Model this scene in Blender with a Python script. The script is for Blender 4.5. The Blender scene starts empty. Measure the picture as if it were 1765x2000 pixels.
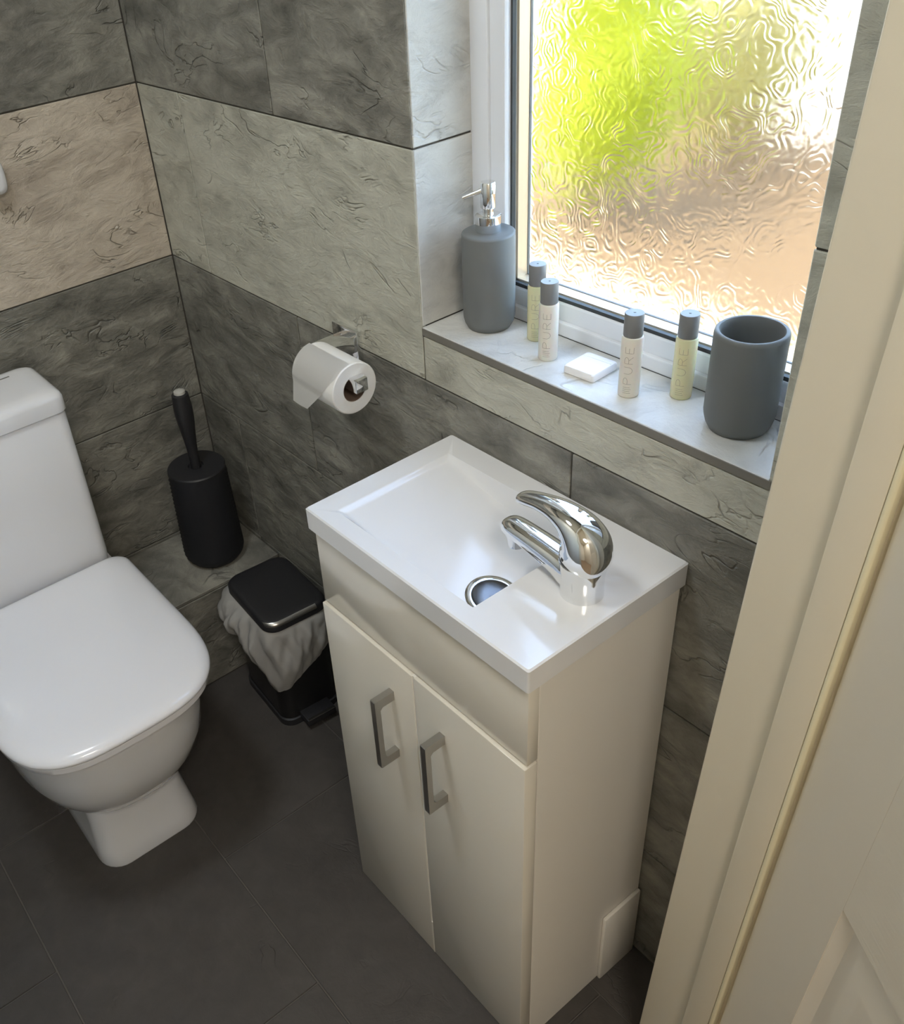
import bpy, bmesh, math, random
from mathutils import Vector, Matrix

random.seed(7)
SC = bpy.context.scene
COL = SC.collection

# ------------------------------------------------------------------ camera
F_PX, PPX, PPY = 1850.25, 682.5, 1000.0
CAM = Vector((1.6914, -0.7575, 1.5037))
YAW, PITCH, ROLL = 0.5759, 0.6184, -0.1176
fw = Vector((-math.cos(YAW) * math.cos(PITCH), math.sin(YAW) * math.cos(PITCH), -math.sin(PITCH)))
rt = fw.cross(Vector((0, 0, 1))).normalized()
up = rt.cross(fw)
rt2 = rt * math.cos(ROLL) + up * math.sin(ROLL)
up2 = -rt * math.sin(ROLL) + up * math.cos(ROLL)
cd = bpy.data.cameras.new('camera')
cam = bpy.data.objects.new('camera', cd)
COL.objects.link(cam)
m = Matrix.Identity(4)
for i in range(3):
    m[i][0], m[i][1], m[i][2], m[i][3] = rt2[i], up2[i], -fw[i], CAM[i]
cam.matrix_world = m
cd.sensor_fit = 'VERTICAL'
cd.sensor_height = 36.0
cd.lens = 36.0 * F_PX / 2000.0
cd.shift_x = (882.5 - PPX) / 2000.0
cd.shift_y = 0.0
cd.clip_start = 0.02
SC.camera = cam

# ------------------------------------------------------------------ sky, sun, fill lamps, exposure
SKY_STRENGTH = 2.4
SUN_STRENGTH = 1.6
HALL_POWER = 18.0
ROOM_POWER = 9.0
w = bpy.data.worlds.new('sky')
SC.world = w
w.use_nodes = True
nt = w.node_tree
sky = nt.nodes.new('ShaderNodeTexSky')
sky.sky_type = 'NISHITA'
sky.sun_disc = False
sky.sun_elevation = math.radians(58)
sky.sun_rotation = math.radians(215)
sky.air_density = 1.0
sky.dust_density = 3.0
bg = nt.nodes['Background']
nt.links.new(sky.outputs[0], bg.inputs[0])
bg.inputs[1].default_value = SKY_STRENGTH
sd = bpy.data.lights.new('sun', 'SUN')
sd.energy = SUN_STRENGTH
sd.angle = math.radians(0.6)
sd.color = (1.0, 0.95, 0.86)
sun = bpy.data.objects.new('sun', sd)
COL.objects.link(sun)
el, az = math.radians(60), math.radians(-40)
sdir = Vector((math.sin(az) * math.cos(el), -math.cos(az) * math.cos(el), math.sin(el)))
sun.rotation_euler = sdir.to_track_quat('Z', 'Y').to_euler()
sun.location = (0, -3, 6)
SC.view_settings.view_transform = 'Standard'
SC.view_settings.look = 'None'
SC.view_settings.exposure = 0.0
SC.view_settings.gamma = 1.0
SC.view_settings.use_curve_mapping = False
SC.cycles.use_denoising = True
SC.cycles.caustics_refractive = True
SC.cycles.caustics_reflective = True
SC.cycles.max_bounces = 8
SC.cycles.diffuse_bounces = 4
SC.cycles.transmission_bounces = 8
SC.cycles.glossy_bounces = 4
SC.cycles.use_adaptive_sampling = True
SC.cycles.adaptive_threshold = 0.13
SC.cycles.adaptive_min_samples = 16
SC.cycles.transparent_max_bounces = 12
SC.cycles.sample_clamp_indirect = 6.0

# ------------------------------------------------------------------ materials
def srgb(r, g, b):
    f = lambda c: (c / 12.92) if c <= 0.04045 else ((c + 0.055) / 1.055) ** 2.4
    return (f(r / 255), f(g / 255), f(b / 255), 1.0)

def mat(name, col, rough=0.5, metal=0.0, spec=0.5, coat=0.0, bump=None, **kw):
    mt = bpy.data.materials.new(name)
    mt.use_nodes = True
    n = mt.node_tree.nodes
    b = n['Principled BSDF']
    b.inputs['Base Color'].default_value = col
    b.inputs['Roughness'].default_value = rough
    b.inputs['Metallic'].default_value = metal
    b.inputs['Specular IOR Level'].default_value = spec
    b.inputs['Coat Weight'].default_value = coat
    b.inputs['Coat Roughness'].default_value = 0.08
    for k, v in kw.items():
        b.inputs[k.replace('_', ' ')].default_value = v
    if bump:
        sc_, st, dist = bump
        tc = n.new('ShaderNodeTexCoord')
        nz = n.new('ShaderNodeTexNoise')
        nz.inputs['Scale'].default_value = sc_
        nz.inputs['Detail'].default_value = 4
        bp = n.new('ShaderNodeBump')
        bp.inputs['Strength'].default_value = st
        bp.inputs['Distance'].default_value = dist
        L = mt.node_tree.links
        L.new(tc.outputs['Object'], nz.inputs['Vector'])
        L.new(nz.outputs['Fac'], bp.inputs['Height'])
        L.new(bp.outputs['Normal'], b.inputs['Normal'])
    return mt

def stone(name, c_dark, c_mid, c_light, rough=0.5, relief=0.0016, scale=1.0, contrast=1.0, crack=0.25):
    """cleft-slate porcelain: cloudy colour, streaky relief, thin cracks; each tile is offset"""
    mt = bpy.data.materials.new(name)
    mt.use_nodes = True
    n, L = mt.node_tree.nodes, mt.node_tree.links
    b = n['Principled BSDF']
    tc = n.new('ShaderNodeTexCoord')
    oi = n.new('ShaderNodeObjectInfo')
    mul = n.new('ShaderNodeVectorMath'); mul.operation = 'SCALE'
    mul.inputs[0].default_value = (37.0, 17.0, 53.0)
    L.new(oi.outputs['Random'], mul.inputs['Scale'])
    add = n.new('ShaderNodeVectorMath'); add.operation = 'ADD'
    L.new(tc.outputs['Object'], add.inputs[0]); L.new(mul.outputs[0], add.inputs[1])
    rot = n.new('ShaderNodeMapping')
    rot.inputs['Rotation'].default_value = (0.5, 0.6, 0.2)
    rot.inputs['Scale'].default_value = (1.0, 1.0, 1.9)
    L.new(add.outputs[0], rot.inputs['Vector'])
    def noise(s, d, r=0.6, dist=0.0, src=rot):
        x = n.new('ShaderNodeTexNoise')
        x.inputs['Scale'].default_value = s * scale
        x.inputs['Detail'].default_value = d
        x.inputs['Roughness'].default_value = r
        x.inputs['Distortion'].default_value = dist
        L.new(src.outputs[0], x.inputs['Vector'])
        return x
    big, mid_, fine = noise(5.0, 3, 0.6, 0.9), noise(17, 6, 0.68, 0.5), noise(75, 2, 0.6)
    mixf = n.new('ShaderNodeMath'); mixf.operation = 'MULTIPLY_ADD'
    mixf.inputs[1].default_value = 0.55
    sub = n.new('ShaderNodeMath'); sub.operation = 'MULTIPLY'; sub.inputs[1].default_value = 0.45
    L.new(mid_.outputs['Fac'], sub.inputs[0])
    L.new(big.outputs['Fac'], mixf.inputs[0]); L.new(sub.outputs[0], mixf.inputs[2])
    ramp = n.new('ShaderNodeValToRGB')
    e = ramp.color_ramp.elements
    h = 0.16 / contrast
    e[0].position, e[0].color = 0.5 - h, c_dark
    e[1].position, e[1].color = 0.5 + h, c_light
    k = e.new(0.5); k.color = c_mid
    L.new(mixf.outputs[0], ramp.inputs[0])
    # cracks: narrow valleys of a distorted noise
    cr = noise(6.5, 3, 0.55, 1.6)
    c1 = n.new('ShaderNodeMath'); c1.operation = 'SUBTRACT'; c1.inputs[1].default_value = 0.5
    c2 = n.new('ShaderNodeMath'); c2.operation = 'ABSOLUTE'
    c3 = n.new('ShaderNodeMapRange'); c3.inputs['From Min'].default_value = 0.0
    c3.inputs['From Max'].default_value = 0.02; c3.inputs['To Min'].default_value = 1.0
    c3.inputs['To Max'].default_value = 0.0
    L.new(cr.outputs['Fac'], c1.inputs[0]); L.new(c1.outputs[0], c2.inputs[0]); L.new(c2.outputs[0], c3.inputs['Value'])
    gate = noise(9, 2, 0.5)
    g2 = n.new('ShaderNodeMapRange'); g2.inputs['From Min'].default_value = 0.52; g2.inputs['From Max'].default_value = 0.66
    L.new(gate.outputs['Fac'], g2.inputs['Value'])
    cm = n.new('ShaderNodeMath'); cm.operation = 'MULTIPLY'
    L.new(c3.outputs[0], cm.inputs[0]); L.new(g2.outputs[0], cm.inputs[1])
    cs = n.new('ShaderNodeMath'); cs.operation = 'MULTIPLY'; cs.inputs[1].default_value = crack
    L.new(cm.outputs[0], cs.inputs[0])
    mx = n.new('ShaderNodeMix'); mx.data_type = 'RGBA'
    L.new(cs.outputs[0], mx.inputs['Factor']); L.new(ramp.outputs[0], mx.inputs['A'])
    mx.inputs['B'].default_value = tuple(c * 0.35 for c in c_dark[:3]) + (1,)
    L.new(mx.outputs['Result'], b.inputs['Base Color'])
    b.inputs['Roughness'].default_value = rough
    b.inputs['Specular IOR Level'].default_value = 0.45
    # relief
    h1 = n.new('ShaderNodeMath'); h1.operation = 'MULTIPLY_ADD'; h1.inputs[1].default_value = 1.0
    h2 = n.new('ShaderNodeMath'); h2.operation = 'MULTIPLY'; h2.inputs[1].default_value = 0.22
    L.new(fine.outputs['Fac'], h2.inputs[0])
    L.new(mid_.outputs['Fac'], h1.inputs[0]); L.new(h2.outputs[0], h1.inputs[2])
    h3 = n.new('ShaderNodeMath'); h3.operation = 'MULTIPLY_ADD'; h3.inputs[1].default_value = -0.5
    L.new(cm.outputs[0], h3.inputs[0]); L.new(h1.outputs[0], h3.inputs[2])
    bp = n.new('ShaderNodeBump')
    bp.inputs['Strength'].default_value = 0.8
    bp.inputs['Distance'].default_value = relief * 4
    L.new(h3.outputs[0], bp.inputs['Height'])
    L.new(bp.outputs['Normal'], b.inputs['Normal'])
    return mt

M = {}
M['tile_light'] = stone('light_stone_tile', srgb(154, 152, 140), srgb(188, 186, 172), srgb(202, 200, 186), 0.5, crack=0.3)
M['tile_taupe'] = stone('taupe_stone_tile', srgb(160, 148, 134), srgb(198, 186, 170), srgb(213, 201, 185), 0.5, 0.002, crack=0.35)
M['tile_dark'] = stone('dark_stone_tile', srgb(88, 87, 81), srgb(129, 127, 119), srgb(165, 162, 151), 0.45, crack=0.25)
M['tile_sill'] = stone('sill_stone_tile', srgb(178, 177, 172), srgb(205, 204, 199), srgb(218, 217, 211), 0.4, 0.0009, crack=0.12)
M['tile_floor'] = stone('floor_tile', srgb(66, 62, 60), srgb(75, 71, 68), srgb(84, 79, 76), 0.55, 0.0004, 1.4, 0.7, crack=0.0)
M['grout'] = mat('dark_grout', srgb(80, 77, 71), 0.9)
M['grout_floor'] = mat('floor_grout', srgb(102, 97, 92), 0.9)
M['trim_edge'] = mat('sill_edge_stone', srgb(118, 114, 106), 0.6, bump=(80, 0.3, 0.002))
M['plaster'] = mat('white_plaster', srgb(225, 220, 208), 0.85)
M['hall_floor'] = mat('hall_floor', srgb(150, 130, 108), 0.6)
M['gloss_white'] = mat('gloss_white_panel', srgb(226, 220, 207), 0.16, coat=0.35, bump=(3.0, 0.10, 0.004))
M['side_white'] = mat('satin_white_board', srgb(234, 229, 220), 0.4)
M['basin'] = mat('basin_resin', srgb(228, 228, 229), 0.14, coat=0.4)
M['ceramic'] = mat('white_ceramic', srgb(233, 233, 235), 0.1, coat=0.5)
M['seat'] = mat('white_seat_plastic', srgb(235, 235, 239), 0.16, coat=0.3)
M['chrome'] = mat('chrome', (0.86, 0.87, 0.88, 1), 0.05, 1.0)
M['steel'] = mat('brushed_steel', (0.5, 0.49, 0.47, 1), 0.28, 1.0)
M['dark_metal'] = mat('dark_metal', (0.16, 0.16, 0.165, 1), 0.22, 1.0)
M['black'] = mat('black_lacquer', srgb(30, 30, 31), 0.28)
M['black_plastic'] = mat('black_plastic', srgb(40, 40, 43), 0.45)
M['rattan'] = mat('black_woven', srgb(34, 35, 40), 0.6)
M['grey_stoneware'] = mat('grey_matte_stoneware', srgb(111, 113, 112), 0.55, bump=(220, 0.12, 0.0006))
M['cap'] = mat('grey_cap', srgb(122, 122, 122), 0.35)
M['lotion_white'] = mat('white_lotion_bottle', srgb(226, 220, 208), 0.3, Subsurface_Weight=0.25, Subsurface_Scale=0.01)
M['lotion_yellow'] = mat('yellow_gel_bottle', srgb(242, 236, 192), 0.22, Transmission_Weight=0.25, Subsurface_Weight=0.25, Subsurface_Scale=0.01)
M['ink'] = mat('bottle_print', srgb(150, 143, 130), 0.5)
M['soap'] = mat('white_soap_wrap', srgb(238, 236, 236), 0.35)
M['paper'] = mat('tissue_paper', srgb(238, 236, 232), 0.95, spec=0.1, bump=(180, 0.15, 0.0008))
M['card'] = mat('cardboard_core', srgb(120, 100, 86), 0.9)
M['upvc'] = mat('white_upvc', srgb(232, 234, 238), 0.25)
M['gasket'] = mat('black_gasket', srgb(58, 62, 64), 0.6)
M['spacer'] = mat('tan_reflection_spacer', (0.72, 0.58, 0.42, 1), 0.4, 0.55)  # tan base colour paints in the ground's reflection on the bar
M['paint'] = mat('cream_gloss_paint', srgb(224, 214, 192), 0.32, bump=(14, 0.12, 0.002))
M['hinge_seal'] = mat('yellowed_bead', srgb(236, 226, 192), 0.25)
M['mark'] = mat('grey_mark', srgb(110, 108, 104), 0.5)
M['bulb'] = None

def door_paint():
    mt = mat('grained_door_paint', srgb(220, 211, 194), 0.42)
    n, L = mt.node_tree.nodes, mt.node_tree.links
    tc = n.new('ShaderNodeTexCoord'); mp = n.new('ShaderNodeMapping')
    mp.inputs['Scale'].default_value = (14, 14, 260)
    nz = n.new('ShaderNodeTexNoise'); nz.inputs['Scale'].default_value = 1.0; nz.inputs['Detail'].default_value = 4
    nz.inputs['Distortion'].default_value = 0.4
    bp = n.new('ShaderNodeBump'); bp.inputs['Strength'].default_value = 0.35; bp.inputs['Distance'].default_value = 0.0012
    L.new(tc.outputs['Object'], mp.inputs[0]); L.new(mp.outputs[0], nz.inputs['Vector'])
    L.new(nz.outputs['Fac'], bp.inputs['Height']); L.new(bp.outputs[0], n['Principled BSDF'].inputs['Normal'])
    return mt
M['door_rail'] = door_paint()
M['door_paint'] = mat('smooth_door_paint', srgb(220, 211, 194), 0.42, bump=(30, 0.1, 0.001))

def bag_mat():
    mt = bpy.data.materials.new('thin_white_film')
    mt.use_nodes = True
    n, L = mt.node_tree.nodes, mt.node_tree.links
    out = n['Material Output']; b = n['Principled BSDF']
    b.inputs['Base Color'].default_value = srgb(222, 220, 216)
    b.inputs['Roughness'].default_value = 0.38
    tr = n.new('ShaderNodeBsdfTransparent'); tl = n.new('ShaderNodeBsdfTranslucent')
    tl.inputs[0].default_value = srgb(215, 213, 210)
    m1 = n.new('ShaderNodeMixShader'); m1.inputs[0].default_value = 0.3
    m2 = n.new('ShaderNodeMixShader'); m2.inputs[0].default_value = 0.22
    L.new(b.outputs[0], m1.inputs[1]); L.new(tl.outputs[0], m1.inputs[2])
    L.new(m1.outputs[0], m2.inputs[1]); L.new(tr.outputs[0], m2.inputs[2])
    L.new(m2.outputs[0], out.inputs[0])
    return mt
M['bag'] = bag_mat()

def clear_glass():
    mt = bpy.data.materials.new('clear_pane')
    mt.use_nodes = True
    n, L = mt.node_tree.nodes, mt.node_tree.links
    n.remove(n['Principled BSDF'])
    tr = n.new('ShaderNodeBsdfTransparent'); tr.inputs[0].default_value = (0.97, 0.985, 0.975, 1)
    gl = n.new('ShaderNodeBsdfGlossy'); gl.inputs['Roughness'].default_value = 0.01
    lw = n.new('ShaderNodeLayerWeight')
    pw = n.new('ShaderNodeMath'); pw.operation = 'POWER'; pw.inputs[1].default_value = 5.0
    fr = n.new('ShaderNodeMath'); fr.operation = 'MULTIPLY_ADD'; fr.inputs[1].default_value = 0.9; fr.inputs[2].default_value = 0.03
    L.new(lw.outputs['Facing'], pw.inputs[0]); L.new(pw.outputs[0], fr.inputs[0])
    mx = n.new('ShaderNodeMixShader')
    L.new(fr.outputs[0], mx.inputs[0]); L.new(tr.outputs[0], mx.inputs[1]); L.new(gl.outputs[0], mx.inputs[2])
    L.new(mx.outputs[0], n['Material Output'].inputs[0])
    return mt
M['clear_glass'] = clear_glass()

def obscure_glass():
    """pressed floral obscured glass: curled ridges bend the view"""
    mt = bpy.data.materials.new('obscured_pane')
    mt.use_nodes = True
    n, L = mt.node_tree.nodes, mt.node_tree.links
    n.remove(n['Principled BSDF'])
    tc = n.new('ShaderNodeTexCoord')
    nz = n.new('ShaderNodeTexNoise'); nz.inputs['Scale'].default_value = 30; nz.inputs['Detail'].default_value = 1.0
    L.new(tc.outputs['Object'], nz.inputs['Vector'])
    ma = n.new('ShaderNodeMath'); ma.operation = 'MULTIPLY'; ma.inputs[1].default_value = 70
    L.new(nz.outputs['Fac'], ma.inputs[0])
    sn = n.new('ShaderNodeMath'); sn.operation = 'SINE'
    L.new(ma.outputs[0], sn.inputs[0])
    n2 = n.new('ShaderNodeTexNoise'); n2.inputs['Scale'].default_value = 140; n2.inputs['Detail'].default_value = 1.0
    L.new(tc.outputs['Object'], n2.inputs['Vector'])
    ad = n.new('ShaderNodeMath'); ad.operation = 'MULTIPLY_ADD'; ad.inputs[1].default_value = 1.6
    L.new(n2.outputs['Fac'], ad.inputs[0]); L.new(sn.outputs[0], ad.inputs[2])
    bp = n.new('ShaderNodeBump'); bp.inputs['Strength'].default_value = 0.5; bp.inputs['Distance'].default_value = 0.00025
    L.new(ad.outputs[0], bp.inputs['Height'])
    rf = n.new('ShaderNodeBsdfRefraction'); rf.inputs['IOR'].default_value = 1.2
    rf.inputs['Roughness'].default_value = 0.24; rf.inputs['Color'].default_value = (0.98, 0.99, 0.98, 1)
    L.new(bp.outputs[0], rf.inputs['Normal'])
    L.new(rf.outputs[0], n['Material Output'].inputs[0])
    return mt
M['obscure_glass'] = obscure_glass()
M['flat_glass'] = None

M['leaf_lime'] = mat('lime_leaves', srgb(160, 166, 12), 0.5, Subsurface_Weight=0.0)
M['leaf_olive'] = mat('olive_leaves', srgb(146, 136, 60), 0.6)
M['bark'] = mat('bark', srgb(110, 90, 68), 0.9)
M['gravel'] = mat('tan_earth', srgb(84, 64, 36), 0.95, bump=(40, 0.5, 0.01))
M['paving'] = mat('pale_paving', srgb(168, 154, 114), 0.9)
M['render_white'] = mat('white_render', srgb(236, 234, 226), 0.9, bump=(60, 0.2, 0.003))

# ------------------------------------------------------------------ mesh helpers
def link(o, parent=None):
    COL.objects.link(o)
    if parent is not None:
        o.parent = parent
    return o

def obj(name, me, mt, parent=None, loc=(0, 0, 0), smooth=False):
    if mt is not None and len(me.materials) == 0:
        me.materials.append(mt)
    if smooth:
        for p in me.polygons:
            p.use_smooth = True
    o = bpy.data.objects.new(name, me)
    o.location = loc
    return link(o, parent)

def empty(name, loc=(0, 0, 0), rz=0.0):
    o = bpy.data.objects.new(name, None)
    o.location = loc
    o.rotation_euler = (0, 0, rz)
    o.empty_display_size = 0.05
    return link(o)

def tag(o, label, cat, group=None):
    o['label'] = label
    o['category'] = cat
    if group:
        o['group'] = group
    return o

def struct(o, label=None, cat=None):
    o['kind'] = 'structure'
    if label: o['label'] = label
    if cat: o['category'] = cat
    return o

def bm_mesh(name, bm, sharp=None):
    bmesh.ops.recalc_face_normals(bm, faces=bm.faces)
    me = bpy.data.meshes.new(name)
    bm.to_mesh(me)
    bm.free()
    if sharp is not None:
        for p in me.polygons:
            p.use_smooth = True
        me.set_sharp_from_angle(angle=math.radians(sharp))
    return me

def add_box(bm, x0, x1, y0, y1, z0, z1):
    r = bmesh.ops.create_cube(bm, size=1.0)
    for v in r['verts']:
        v.co = Vector(((x0 + x1) / 2 + v.co.x * (x1 - x0), (y0 + y1) / 2 + v.co.y * (y1 - y0), (z0 + z1) / 2 + v.co.z * (z1 - z0)))
    return r['verts']

def box_mesh(name, x0, x1, y0, y1, z0, z1, bev=0.0, seg=1):
    bm = bmesh.new()
    add_box(bm, x0, x1, y0, y1, z0, z1)
    if bev > 0:
        bmesh.ops.bevel(bm, geom=bm.edges[:], offset=bev, segments=seg, affect='EDGES', profile=0.5)
    return bm_mesh(name, bm, 35 if bev > 0 and seg > 1 else None)

def boxes_mesh(name, lst):
    bm = bmesh.new()
    for b in lst:
        add_box(bm, *b)
    return bm_mesh(name, bm)

def lathe(name, prof, seg=40, sharp=40):
    """prof: list of (r, z) from bottom to top"""
    bm = bmesh.new()
    rings = []
    for r, z in prof:
        if r < 1e-6:
            rings.append([bm.verts.new((0, 0, z))])
        else:
            rings.append([bm.verts.new((r * math.cos(2 * math.pi * i / seg), r * math.sin(2 * math.pi * i / seg), z)) for i in range(seg)])
    for a, b in zip(rings, rings[1:]):
        for i in range(seg):
            j = (i + 1) % seg
            if len(a) == 1 and len(b) == 1: continue
            if len(a) == 1: bm.faces.new((a[0], b[i], b[j]))
            elif len(b) == 1: bm.faces.new((a[i], a[j], b[0]))
            else: bm.faces.new((a[i], a[j], b[j], b[i]))
    return bm_mesh(name, bm, sharp)

def loft(name, rings, cap0=True, cap1=True, sharp=40, closed=True):
    bm = bmesh.new()
    R = [[bm.verts.new(p) for p in ring] for ring in rings]
    k = len(rings[0])
    for a, b in zip(R, R[1:]):
        for i in range(k if closed else k - 1):
            j = (i + 1) % k
            bm.faces.new((a[i], a[j], b[j], b[i]))
    if cap0: bm.faces.new(R[0])
    if cap1: bm.faces.new(R[-1])
    return bm_mesh(name, bm, sharp)

def sweep(name, spine, seg=28, sharp=50, power=2.0, caps=True):
    """spine in the x-z plane: (x, z, half width along y, half height across)"""
    rings = []
    n = len(spine)
    for i, (x, z, wy, hh) in enumerate(spine):
        a = spine[max(0, i - 1)]; b = spine[min(n - 1, i + 1)]
        t = Vector((b[0] - a[0], 0, b[1] - a[1])).normalized()
        nrm = Vector((-t.z, 0, t.x))
        ring = []
        for k in range(seg):
            th = 2 * math.pi * k / seg
            c, s = math.cos(th), math.sin(th)
            cc = math.copysign(abs(c) ** (2 / power), c); ss = math.copysign(abs(s) ** (2 / power), s)
            ring.append(Vector((x, 0, z)) + nrm * (hh * cc) + Vector((0, 1, 0)) * (wy * ss))
        rings.append(ring)
    return loft(name, rings, caps, caps, sharp)

def spline(pts, k=6):
    """Catmull-Rom through tuples"""
    out = []
    n = len(pts)
    for i in range(n - 1):
        p0, p1, p2, p3 = pts[max(0, i - 1)], pts[i], pts[i + 1], pts[min(n - 1, i + 2)]
        for s in range(k):
            t = s / k
            out.append(tuple(0.5 * ((2 * b) + (c - a) * t + (2 * a - 5 * b + 4 * c - d) * t * t + (-a + 3 * b - 3 * c + d) * t ** 3)
                             for a, b, c, d in zip(p0, p1, p2, p3)))
    out.append(tuple(pts[-1]))
    return out

def rrect(x0, x1, y0, y1, r, z, seg=6):
    pts = []
    for cx, cy, a0 in ((x1 - r, y1 - r, 0), (x0 + r, y1 - r, 90), (x0 + r, y0 + r, 180), (x1 - r, y0 + r, 270)):
        for i in range(seg + 1):
            a = math.radians(a0 + 90 * i / seg)
            pts.append((cx + r * math.cos(a), cy + r * math.sin(a), z))
    return pts

# ------------------------------------------------------------------ room shell
ZS = 0.9473                   # sill
SL, SR = 0.7603, 1.2853       # window reveal
WT = 2.05                     # window head
CEIL = 2.40
XR = 1.392                    # right wall (room face)
YF = -1.25                    # front wall
FD = 0.104                    # reveal depth to the window frame
ROWS = [0.0, 0.2526, 0.5593, 0.8665, 1.183, 1.490, 1.797, 2.104, 2.40]
KIND = ['tile_dark', 'tile_dark', 'tile_dark', 'tile_light', 'tile_dark', 'tile_dark', 'tile_light', 'tile_dark']
G = 0.0013                    # half joint
TH = 0.008

floor = struct(obj('floor', boxes_mesh('floor', [(-0.1, 1.40, -1.35, 0.1, -0.1, -0.0025)]), M['grout_floor']))
wall_back = struct(obj('wall_back', boxes_mesh('wall_back', [
    (-0.12, SL - 0.0022, 0.0022, 0.182, -0.1, CEIL), (SR + 0.0022, 1.45, 0.0022, 0.182, -0.1, CEIL),
    (SL - 0.0022, SR + 0.0022, 0.0022, 0.182, -0.1, ZS - 0.012), (SL - 0.0022, SR + 0.0022, 0.0022, 0.182, WT, CEIL)]), M['grout']))
wall_left = struct(obj('wall_left', boxes_mesh('wall_left', [(-0.12, -0.0022, YF - 0.1, 0.0022, -0.1, CEIL)]), M['grout']))
wall_front = struct(obj('wall_front', boxes_mesh('wall_front', [(-0.12, XR, YF - 0.1, YF, -0.1, CEIL)]), M['plaster']))
YJ = -0.13                    # face of the door lining
DW = 0.78
wall_right = struct(obj('wall_right', boxes_mesh('wall_right', [
    (XR, 1.47, YJ + 0.03, 0.0022, -0.1, CEIL), (XR, 1.46, YF - 0.1, YJ - DW - 0.03, -0.1, CEIL),
    (XR, 1.46, YJ - DW - 0.03, YJ + 0.03, 2.06, CEIL)]), M['plaster']))
ceiling = struct(obj('ceiling', boxes_mesh('ceiling', [(-0.12, 1.46, YF - 0.1, 0.182, CEIL, CEIL + 0.15)]), M['plaster']))
# hall beyond the doorway (behind and beside the camera)
wall_hall = struct(obj('wall_hall', boxes_mesh('wall_hall', [
    (1.46, 2.95, 0.0, 0.12, -0.1, CEIL), (2.85, 2.95, -2.4, 0.0, -0.1, CEIL), (1.35, 2.95, -2.5, -2.4, -0.1, CEIL),
    (1.35, 1.46, -2.4, YF - 0.1, -0.1, CEIL)]), M['plaster']))
floor_hall = struct(obj('floor_hall', boxes_mesh('floor_hall', [(1.40, 2.95, -2.5, 0.12, -0.1, -0.001)]), M['hall_floor']))
ceiling_hall = struct(obj('ceiling_hall', boxes_mesh('ceiling_hall', [(1.46, 2.95, -2.5, 0.12, CEIL, CEIL + 0.15)]), M['plaster']))

def tile(parent, kind, axis, a0, a1, b0, b1, face, name='wall_tile', thick=TH):
    """a tile with eased edges; axis = direction of its face normal"""
    a0 += G; a1 -= G; b0 += G; b1 -= G
    if a1 - a0 < 0.004 or b1 - b0 < 0.004: return None
    ca, cb = (a0 + a1) / 2, (b0 + b1) / 2
    ha, hb = (a1 - a0) / 2, (b1 - b0) / 2
    if axis == '-y':   loc = (ca, face, cb); dim = (-ha, ha, 0, thick, -hb, hb)
    elif axis == '+x': loc = (face, ca, cb); dim = (-thick, 0, -ha, ha, -hb, hb)
    elif axis == '-x': loc = (face, ca, cb); dim = (0, thick, -ha, ha, -hb, hb)
    else:              loc = (ca, cb, face); dim = (-ha, ha, -hb, hb, -thick, 0)
    me = box_mesh(name, *dim, bev=0.0009)
    return obj(name, me, M[kind], parent, loc)

# window wall: courses of 600 mm tiles, broken joints
def cuts(lo, hi, joints):
    c = [lo] + [j for j in joints if lo + 0.01 < j < hi - 0.01] + [hi]
    return list(zip(c, c[1:]))
JOINTS = {0: [0.15, 0.75], 1: [0.434, 1.034], 2: [0.434, 1.034], 3: [0.152], 4: [0.446, 1.046], 5: [0.15, 0.75], 6: [0.446, 1.046], 7: [0.15, 0.75]}
JOINTS[1] = [0.15, 0.75]
for r, (z0, z1) in enumerate(zip(ROWS, ROWS[1:])):
    k = KIND[r]
    if z1 <= 0.87:
        spans = cuts(0.0, XR, JOINTS[r])
        for a, b in spans: tile(wall_back, k, '-y', a, b, z0, z1, 0.0)
    else:
        for a, b in cuts(0.0, SL, JOINTS[r]): tile(wall_back, k, '-y', a, b, z0, z1, 0.0)
        zz0 = max(z0, ZS - 0.0115) if r == 3 else z0
        for a, b in cuts(SR, XR, []): tile(wall_back, 'tile_light', '-y', a, b, zz0, z1, 0.0)
# course under the sill
tile(wall_back, 'tile_light', '-y', SL, XR, 0.8665, ZS - 0.0115, 0.0)
# over the window head
tile(wall_back, 'tile_dark', '-y', SL, SR, WT + 0.001, 2.104, 0.0)
tile(wall_back, 'tile_dark', '-y', SL, SR, 2.104, CEIL, 0.0)
# reveals: the two lower courses are paler, window light put into their colour
for (z0, z1, k) in ((ZS, 1.183, 'tile_sill'), (1.183, 1.49, 'tile_sill'), (1.49, 1.797, 'tile_dark'), (1.797, WT, 'tile_light')):
    tile(wall_back, k, '+x', 0.0005, FD, z0, z1, SL, 'reveal_tile')
    tile(wall_back, k, '-x', 0.0005, FD, z0, z1, SR, 'reveal_tile')
# sill slab: pale top, greyer raw edge below the nosing
sill = obj('sill_tile', box_mesh('sill_tile', SL - 0.001, SR + 0.001, 0.0004, FD, ZS - 0.0098, ZS, 0.0008), M['tile_sill'], wall_back)
obj('sill_edge_strip', box_mesh('sill_edge_strip', SL, SR + 0.004, -0.0008, 0.0012, ZS - 0.0112, ZS - 0.0008, 0.0003), M['trim_edge'], wall_back)
# toilet wall
for r, (z0, z1) in enumerate(zip(ROWS, ROWS[1:])):
    k = KIND[r]
    if k == 'tile_light': k = 'tile_taupe'
    js = [-1.20, -0.62] if r % 2 else [-0.92, -0.34 - 0.28]
    c = [YF] + js + [0.0]
    for a, b in zip(c, c[1:]): tile(wall_left, k, '+x', a, b, z0, z1, 0.0)
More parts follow.
